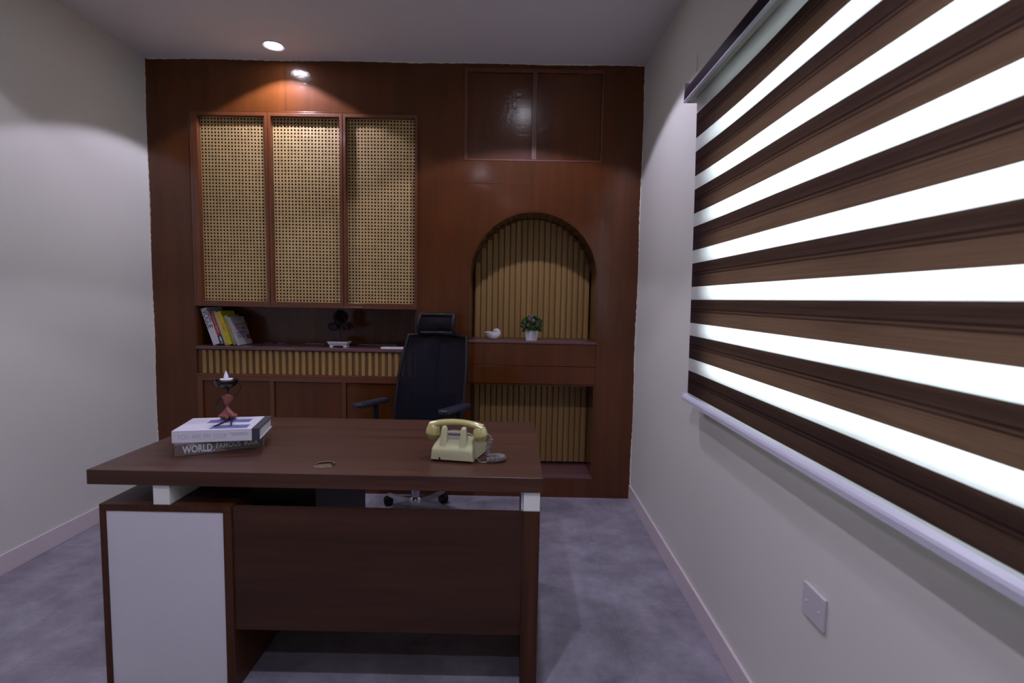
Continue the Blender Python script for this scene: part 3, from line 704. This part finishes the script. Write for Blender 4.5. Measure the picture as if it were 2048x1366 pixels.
# dial on the far face
Md = Matrix.Translation((0, .165, .058)) @ Matrix.Rotation(R(-36), 4, 'X')
MB().lathe([(.046, 0), (.046, .004), (.040, .007), (.018, .007), (.017, .009), (.002, .0095)], (0, 0, 0), 36, Md).build('dial', M_clear, ph, smooth=True)
for sx_ in (-1, 1):
    m = MB(); x = sx_ * .0385
    pr = lambda w_, y0, y1, z: [(x - w_ / 2, y0 + .003, z), (x - w_ / 2 + .003, y0, z), (x + w_ / 2 - .003, y0, z), (x + w_ / 2, y0 + .003, z), (x + w_ / 2, y1 - .002, z), (x + w_ / 2 - .003, y1, z), (x - w_ / 2 + .003, y1, z), (x - w_ / 2, y1 - .002, z)]
    loft(m, [pr(.030, .014, .062, .050), pr(.027, .019, .060, .070), pr(.024, .024, .056, .092), pr(.020, .028, .052, .118), pr(.017, .031, .049, .126), pr(.010, .035, .045, .1295)])
    m.build('cradle_prong', M_phone, ph, smooth=True)
MB().tube([(-.030, .050, .104), (.030, .050, .104)], .0055, 14).box(-.030, .030, .048, .062, .074, .090, .002).build('cradle_bar', M_clear, ph, smooth=True)
m = MB(); m.box(-.028, .028, .060, .088, .078, .104, .003); m.build('cradle_cover', M_phone, ph)
# handset
m = MB(); Pn = []; Rr = []
hy = .072
secs = []
for i in range(15):
    u = -1 + 2 * i / 14; xx = u * .104; zz = .126 + .0135 * (1 - u * u) - .009 * u ** 4
    ry = .0165 + .006 * u ** 4; rz_ = .0115 + .007 * u ** 4
    secs.append([(xx + rz_ * .25 * math.sin(2 * math.pi * k / 16) * u, hy + ry * math.cos(2 * math.pi * k / 16), zz + rz_ * math.sin(2 * math.pi * k / 16)) for k in range(16)])
loft(m, secs)
for s_ in (-1, 1):
    Mh = Matrix.Translation((s_ * .0905, hy, .1275)) @ Matrix.Rotation(R(-9 * s_ + 180), 4, 'Y')
    m.lathe([(.004, -.006), (.014, -.004), (.0215, .004), (.0265, .016), (.0285, .030), (.0285, .038), (.0275, .040), (.0270, .0405), (.0215, .054), (.0165, .059), (.004, .060)], (0, 0, 0), 30, Mh)
m.build('handset', M_phone2, ph, smooth=True)
# coiled cord
def catmull(P, k=16):
    P = [Vector(p) for p in P]; P = [P[0] * 2 - P[1]] + P + [P[-1] * 2 - P[-2]]; out = []
    for i in range(1, len(P) - 2):
        for j in range(k):
            t = j / k; a, b, c, d = P[i - 1], P[i], P[i + 1], P[i + 2]
            out.append(.5 * ((2 * b) + (c - a) * t + (2 * a - 5 * b + 4 * c - d) * t * t + (3 * b - a - 3 * c + d) * t ** 3))
    out.append(P[-2]); return out
def coil(m, path, r, turns, wire):
    n = turns * 10; pts_ = []; cum = [0]
    for a, b in zip(path, path[1:]): cum.append(cum[-1] + (b - a).length)
    L = cum[-1]; up = Vector((0, 0, 1)); j = 0
    for i in range(n + 1):
        s_ = L * i / n
        while j < len(cum) - 2 and cum[j + 1] < s_: j += 1
        f = (s_ - cum[j]) / max(1e-9, cum[j + 1] - cum[j]); p = path[j].lerp(path[j + 1], f); d = (path[j + 1] - path[j]).normalized()
        u1 = (up - d * up.dot(d)); u1 = u1.normalized() if u1.length > .05 else d.orthogonal().normalized(); q = d.cross(u1); a = 2 * math.pi * i / 10
        pts_.append(p + (u1 * math.cos(a) + q * math.sin(a)) * r)
    m.tube(pts_, wire, 5)
m = MB()
m.tube(catmull([(.118, .080, .094), (.126, .082, .094), (.133, .084, .086), (.134, .084, .078)]), .0024, 8)
coil(m, catmull([(.134, .084, .080), (.130, .080, .060), (.124, .074, .036), (.126, .072, .017), (.140, .074, .0122), (.165, .083, .0122), (.184, .076, .0122), (.190, .058, .0122), (.176, .040, .0122), (.150, .027, .0122), (.134, .022, .0122)]), .0090, 34, .0023)
m.tube(catmull([(.134, .022, .0060), (.122, .014, .004), (.108, .020, .004), (.094, .036, .009), (.084, .044, .012)]), .0022, 8)
m.build('coiled_cord', M_cord, ph, smooth=True)

rescale(dk, b1, b2, fg, ph); fg.scale = (1.13 * DS,) * 3
# ------------------------------------------------------------------ office chair
BOFF = Matrix.Translation((-.036, .078, 0))
ch = thing('office_chair', (-.585, 3.135, 0), 'black high-back mesh office chair with headrest behind the desk', 'chair', R(-15))
# five-star base with casters
base = MB()
for k in range(5):
    a = R(64 + 15 + 72 * k); ca, sa = math.cos(a), math.sin(a)
    nx_, ny_ = -sa, ca
    secs = []
    for r0, wd, zt, zb in ((.025, .024, .128, .085), (.10, .022, .118, .084), (.20, .018, .096, .074), (.30, .014, .084, .068), (.318, .010, .080, .070)):
        c = Vector((ca * r0, sa * r0, 0)); nv = Vector((nx_, ny_, 0))
        secs.append([c - nv * wd + Vector((0, 0, zb)), c + nv * wd + Vector((0, 0, zb)), c + nv * wd * .7 + Vector((0, 0, zt)), c - nv * wd * .7 + Vector((0, 0, zt))])
    loft(base, secs)
base.build('star_base', M_grey_metal, ch, M=BOFF)
MB().lathe([(.034, .070), (.038, .075), (.038, .138), (.034, .150), (.018, .152)], n=28).build('hub', M_chrome, ch, smooth=True, M=BOFF)
MB().lathe([(.026, .152), (.026, .25), (.014, .252), (.014, .42)], n=24).build('gas_lift', M_grey_metal, ch, smooth=True, M=BOFF)
for k in range(5):
    a = R(64 + 15 + 72 * k); p = Vector((math.cos(a) * .31, math.sin(a) * .31, 0)); wa = a + R(60)
    Mw = Matrix.Translation(p + Vector((0, 0, .030))) @ Matrix.Rotation(wa, 4, 'Z') @ Matrix.Rotation(R(90), 4, 'X')
    m = MB()
    for s_ in (-1, 1):
        m.lathe([(.006, s_ * .006), (.027, s_ * .006), (.030, s_ * .010), (.030, s_ * .022), (.026, s_ * .026), (.006, s_ * .026)], n=22, M=Mw)
    m.tube([p + Vector((0, 0, .03)), p + Vector((0, 0, .072))], .008, 10)
    m.lathe([(.018, -.012), (.032, -.010), (.032, .010), (.018, .012)], n=18, M=Mw @ Matrix.Translation((0, .004, 0)))
    m.build('caster', M_black, ch, smooth=True, M=BOFF)
# seat
m = MB(); m.box(-.255, .235, -.22, .24, .455, .525, .03, 4); m.build('seat', M_black, ch, smooth=True)
m = MB(); m.box(-.13, .09, -.06, .20, .405, .454, .01); m.build('seat_mechanism', M_black, ch)
# back frame and mesh: local y = +.2 behind the seat, leaning backwards
def back_pt(u, v, off=0.0):
    """u -1..1 across, v 0..1 upwards"""
    hw_ = .225 + .010 * math.sin(v * 3.1) - .022 * v ** 3
    z = .56 + .58 * v
    y = .205 + .045 * math.sin(v * 2.2) * 0 + .03 * (v - .35) ** 2 * 2 + .14 * v - .055 * (1 - u * u) * -1 - .055
    return Vector((u * hw_, y + off, z))
m = MB(); m.grid(lambda s_, t: back_pt(-1 + 2 * s_, t), 16, 16); m.build('back_mesh', M_mesh, ch, smooth=True)
m = MB(); outline = []
for i in range(17): outline.append(back_pt(-1, i / 16))
r0 = back_pt(-1, 1); top = [back_pt(-1 + 2 * i / 12, 1) + Vector((0, .002, .012 * math.sin(math.pi * i / 12))) for i in range(1, 12)]
outline += top + [back_pt(1, 1 - i / 16) for i in range(17)] + [back_pt(1 - 2 * i / 12, 0) for i in range(1, 12)] + [back_pt(-1, 0), back_pt(-1, .03)]
m.tube(outline, .0115, 10); m.build('back_frame', M_black, ch, smooth=True)
# mesh tension panels and lumbar pad behind, spine to the seat
m = MB(); m.grid(lambda s_, t: back_pt((-1 + 2 * s_) * .66, .04 + .34 * t, .022), 8, 6); m.build('lumbar_pad', M_black, ch, smooth=True, solid=.012)
m = MB(); m.tube([(0, .12, .43), (0, .24, .47), (0, .275, .60), (0, .325, .85), (0, .395, 1.10), (0, .415, 1.20)], [.03, .03, .026, .022, .018, .014], 12)
m.build('back_spine', M_black, ch, smooth=True)
def hr_pt(u, v): return Vector((u * (.124 - .006 * v), .335 + .015 * v + .055 * u * u * -1 + .02 - .02 * math.sin(v * 3.14), 1.160 + .118 * v))
m = MB(); m.grid(lambda s_, t: hr_pt(-1 + 2 * s_, t), 14, 8); hm = m.build('headrest', M_mesh, ch, smooth=True)
m = MB(); ol = [hr_pt(-1, i / 6) for i in range(7)] + [hr_pt(-1 + 2 * i / 10, 1) for i in range(1, 10)] + [hr_pt(1, 1 - i / 6) for i in range(7)] + [hr_pt(1 - 2 * i / 10, 0) for i in range(1, 10)] + [hr_pt(-1, 0), hr_pt(-1, .1)]
m.tube(ol, .013, 10); m.tube([(0, .365, 1.20), (0, .385, 1.19), (0, .415, 1.19)], .016, 8); m.build('headrest_frame', M_black, hm, smooth=True)
for s_ in (-1, 1):
    m = MB(); x = s_ * .272
    m.tube([(s_ * .10, .0, .445), (s_ * .24, .0, .44), (x, .0, .47), (x, .005, .60), (x, .005, .735)], [.014, .016, .018, .020, .016], 12)
    ar = m.build('armrest', M_black, ch, smooth=True)
    m = MB(); m.prism([(-.036, -.150), (-.020, -.165), (.022, -.165), (.036, -.150), (.033, .07), (.024, .100), (-.024, .100), (-.033, .07)], 'z', .732, .760, .008)
    m.build('arm_pad', M_armpad, ar, smooth=True, M=Matrix.Translation((x, 0, 0)) @ Matrix.Rotation(R(-14), 4, 'Z'))

# ------------------------------------------------------------------ leaning books on the display shelf
def shelf_book(name, x, y, lean, rz, T, Hh, W, cover, pages, label, spine=None):
    Mx = Matrix.Rotation(R(rz), 4, 'Z') @ Matrix.Rotation(R(-lean), 4, 'Y')
    t = thing(name, (x, y, SZ + .0006), label, 'book', group='books leaning at the left end of the display shelf', rot=Mx.to_euler())
    c = .0012
    m = MB(); m.box(0, c, 0, W, 0, Hh).box(T - c, T, 0, W, 0, Hh).box(c, T - c, 0, .0015, 0, Hh); m.build('cover', cover, t)
    MB().box(c + .0002, T - c - .0002, .002, W - .003, .0015, Hh - .002).build('pages', pages, t)
    return t
LN = 18.5
v1 = shelf_book('magazine_book', -2.108, 3.676, LN, 0, .041, .266, .20, M_paper, M_pages, 'thick white book with large black spine letters, leftmost on the display shelf')
text('spine_title', 'VOGUE', .056, M_ink, v1, (.0205, -.0004, .248), (0, 0, -1), (1, 0, 0), width=.128, space=.9)
v2 = shelf_book('paperback_book', -2.0640, 3.690, LN, 0, .029, .246, .165, M_crimson, M_cream_pages, 'crimson and black paperback between the thick white and the thin white books')
MB().box(-.0002, .0292, -.0006, .05, 0, .068).build('black_foot', M_blackcover, v2)
dashes('spine_title', M_cream_pages, v2, (.0145, -.0002, .225), (0, 0, -1), (1, 0, 0), .075, .005, 3)
dashes('spine_title', M_cream_pages, v2, (.0145, -.0002, .140), (0, 0, -1), (1, 0, 0), .050, .009, 4)
dashes('spine_title', M_silver, v2, (.0145, -.0009, .060), (0, 0, -1), (1, 0, 0), .050, .012, 6)
v3 = shelf_book('slim_book', -2.0325, 3.690, LN, 0, .014, .250, .19, M_offwhite, M_cream_pages, 'slim blank off-white book just left of the yellow book')
v4 = shelf_book('yellow_book', -2.0168, 3.688, LN, 0, .034, .243, .18, M_yellow, M_cream_pages, 'bright yellow book with red spine lettering on the display shelf')
text('spine_title', 'HABIT', .027, M_redink, v4, (.017, -.0004, .160), (0, 0, -1), (1, 0, 0), width=.066)
dashes('spine_title', M_print, v4, (.017, -.0002, .226), (0, 0, -1), (1, 0, 0), .056, .0045, 7)
dashes('spine_author', M_print, v4, (.017, -.0002, .082), (0, 0, -1), (1, 0, 0), .045, .0040, 8)
v5 = shelf_book('green_book', -1.9800, 3.700, LN, 0, .031, .214, .15, M_greencover, M_cream_pages, 'pale green and cream book right beside the yellow one')
v6 = shelf_book('title_book', -1.9405, 3.680, LN, 0, .016, .206, .185, M_titlecover, M_pages, 'pale book with red and blue cover title, rightmost of the leaning books')
def cov(s_, size, mm, y0, z0, sx=1): text('cover_title', s_, size, mm, v6, (.0163, y0, z0), (0, 1, 0), (0, 0, 1), sx=sx, offset=.0007)
cov('HOW TO WIN', .030, M_redink, .020, .146, .94); cov('CUSTOMERS', .030, M_redink, .020, .118, .90)
cov('& KEEPING', .030, M_blueink, .020, .088, .95); cov('FOR LIFE', .030, M_blueink, .020, .060, .80)
MB().box(.0160, .0166, .128, .184, .034, .072).build('red_square', M_redink, v6)
for k in range(4): MB().box(.0160, .0163, .035, .150, .196 - .008 * k, .1985 - .008 * k).build('small_print', M_print, v6)
text('spine_title', 'HOW TO WIN CUSTOMERS', .0105, M_redink, v6, (.008, -.0004, .198), (0, 0, -1), (1, 0, 0), sx=.92)

# ------------------------------------------------------------------ other things on the shelves
def leaves(m, c, rad, n, size, rnd, sx=1, sy=1, sz=1):
    for _ in range(n):
        d = Vector((rnd.gauss(0, 1), rnd.gauss(0, 1), rnd.gauss(0, 1))).normalized(); p = Vector(c) + Vector((d.x * sx, d.y * sy, d.z * sz)) * rad * rnd.uniform(.65, 1.0)
        u = (d + Vector((rnd.uniform(-.6, .6), rnd.uniform(-.6, .6), rnd.uniform(-.4, .8)))).normalized(); s_ = u.cross(Vector((rnd.random(), rnd.random(), rnd.random()))).normalized(); k = size * rnd.uniform(.7, 1.3)
        nrm = u.cross(s_) * k * .15
        v = [m.bm.verts.new(q) for q in (p, p + u * k * .5 + s_ * k * .28 + nrm, p + u * k, p + u * k * .5 - s_ * k * .28 + nrm, p + u * k * .5 - nrm)]
        m.bm.faces.new((v[0], v[1], v[4])); m.bm.faces.new((v[1], v[2], v[4])); m.bm.faces.new((v[2], v[3], v[4])); m.bm.faces.new((v[3], v[0], v[4]))
rnd = random.Random(4)
bs = thing('bonsai_tree', (-1.238, 3.72, SZ), 'small dark bonsai in a white footed dish on the display shelf', 'plant')
m = MB()
loft(m, [[(-.054, -.030, .012), (.054, -.030, .012), (.054, .030, .012), (-.054, .030, .012)], [(-.066, -.038, .026), (.066, -.038, .026), (.066, .038, .026), (-.066, .038, .026)], [(-.070, -.041, .034), (.070, -.041, .034), (.070, .041, .034), (-.070, .041, .034)], [(-.072, -.043, .042), (.072, -.043, .042), (.072, .043, .042), (-.072, .043, .042)]])
for fx in (-1, 1):
    for fy in (-1, 1): m.box(fx * .048 - .012, fx * .048 + .012, fy * .024 - .008, fy * .024 + .008, .0003, .013, .002)
m.build('dish', M_ceramic, bs)
MB().box(-.066, .066, -.037, .037, .0421, .0435).build('soil', M_soil, bs)
m = MB(); m.tube([(0, 0, .043), (.003, 0, .075), (0, 0, .105), (.004, 0, .150)], [.007, .005, .005, .003], 8)
m.tube([(.001, 0, .080), (-.022, 0, .102), (-.042, 0, .130)], .003, 6).tube([(.001, 0, .085), (.026, .003, .108), (.050, 0, .130)], .003, 6); m.build('trunk', M_darkleaf, bs, smooth=True)
m = MB(); leaves(m, (.010, 0, .212), .043, 700, .016, rnd); leaves(m, (.010, 0, .212), .025, 200, .016, rnd); leaves(m, (-.036, 0, .146), .026, 260, .015, rnd, 1.5, 1, .85); leaves(m, (.058, 0, .146), .024, 260, .015, rnd, 1.5, 1, .85); leaves(m, (.012, 0, .145), .02, 90, .012, rnd)
m.build('foliage', M_darkleaf, bs)

fb = tag(MB().box(-.924, -.752, 3.637, 3.70, SZ + .0004, SZ + .0125, .002).build('thin_white_box', M_ceramic), 'thin flat white box on the display shelf beside the chair', 'box')
# light leaking along the rear of the shelf top, painted as pale strips
for a, b, lab in ((-1.865, -1.815, 'shortest pale strip painted as a light leak at the rear of the shelf, beside the leaning books'), (-1.765, -1.705, 'second pale painted light-leak strip from the leaning books at the rear of the shelf'),
                  (-1.56, -1.42, 'middle pale strip painted as a light leak at the rear of the shelf, left of the bonsai'), (-1.16, -.88, 'longest pale strip painted as a light leak at the rear of the shelf, right of the bonsai')):
    tag(MB().box(a, b, D + .285, D + .2985, SZ + .0003, SZ + .0035, .001).build('light_leak_strip', M_plaster), lab, 'light leak', 'painted light-leak strips along the rear of the display shelf')

# nautilus-like shell
shl = thing('ceramic_shell', (-.156, 3.715, 1.103), 'white ceramic nautilus shell standing in the arched niche', 'ornament')
m = MB(); N, K = 150, 24; V = []
for i in range(N + 1):
    dl = 2 * math.pi * 2.1 * (1 - i / N)            # spiral from the tight whorl out to the open mouth on the left
    rho = .078 * math.exp(-.258 * dl); phi = math.pi + dl
    c = Vector((.024 + rho * .51 * math.cos(phi), 0, .0535 + rho * .51 * math.sin(phi))); d = Vector((math.cos(phi), 0, math.sin(phi)))
    rib = 1 + .035 * math.sin(dl * 17) * min(1, dl * 3)
    V.append([m.bm.verts.new(c + d * rho * .49 * rib * math.cos(2 * math.pi * k / K) + Vector((0, 1, 0)) * rho * .44 * rib * math.sin(2 * math.pi * k / K)) for k in range(K)])
for A, B in zip(V, V[1:]):
    for k in range(K): m.bm.faces.new((A[k], A[(k + 1) % K], B[(k + 1) % K], B[k]))
m.bm.faces.new(V[0][::-1])
zs = [v.co.z for v in m.bm.verts]
m.build('shell_whorl', M_shell, shl, smooth=True, solid=.001, M=Matrix.Translation((0, 0, .0012 - min(zs))))

# potted flowers
pf = thing('potted_flowers', (.122, 3.735, 1.103), 'purple flowers with green leaves in a white hexagonal pot in the arched niche', 'plant')
m = MB(); hexa = lambda r, z: [(r * math.cos(R(60 * i + 28)), r * math.sin(R(60 * i + 28)), z) for i in range(6)]
loft(m, [hexa(.044, .0005), hexa(.055, .070), hexa(.0525, .0705), hexa(.050, .060)]); m.build('pot', M_ceramic, pf)
MB().lathe([(.048, .058), (.040, .066), (.01, .070)], n=6).build('soil', M_soil, pf)
m = MB(); leaves(m, (0, 0, .112), .058, 420, .026, rnd, 1.05, .9, .85); leaves(m, (0, 0, .085), .060, 120, .028, rnd, 1.0, .9, .4); m.build('leaves', M_leaf, pf)
fpos = [(.010, -.052, .140), (.038, -.045, .118), (-.022, -.054, .108), (-.046, -.036, .128), (-.018, -.040, .150), (.058, -.022, .122), (.020, -.050, .096), (-.052, -.034, .098), (0, -.02, .168), (.04, .01, .155)]
for i, p in enumerate(fpos):
    m = MB()
    for k in range(7):
        a = 2 * math.pi * k / 7; m.sphere((p[0] + .0085 * math.cos(a), p[1] - .002, p[2] + .0085 * math.sin(a)), .0055, 1, .5, 1, 8)
    m.sphere(p, .006, n=8); m.build('flower', M_flower, pf, smooth=True)
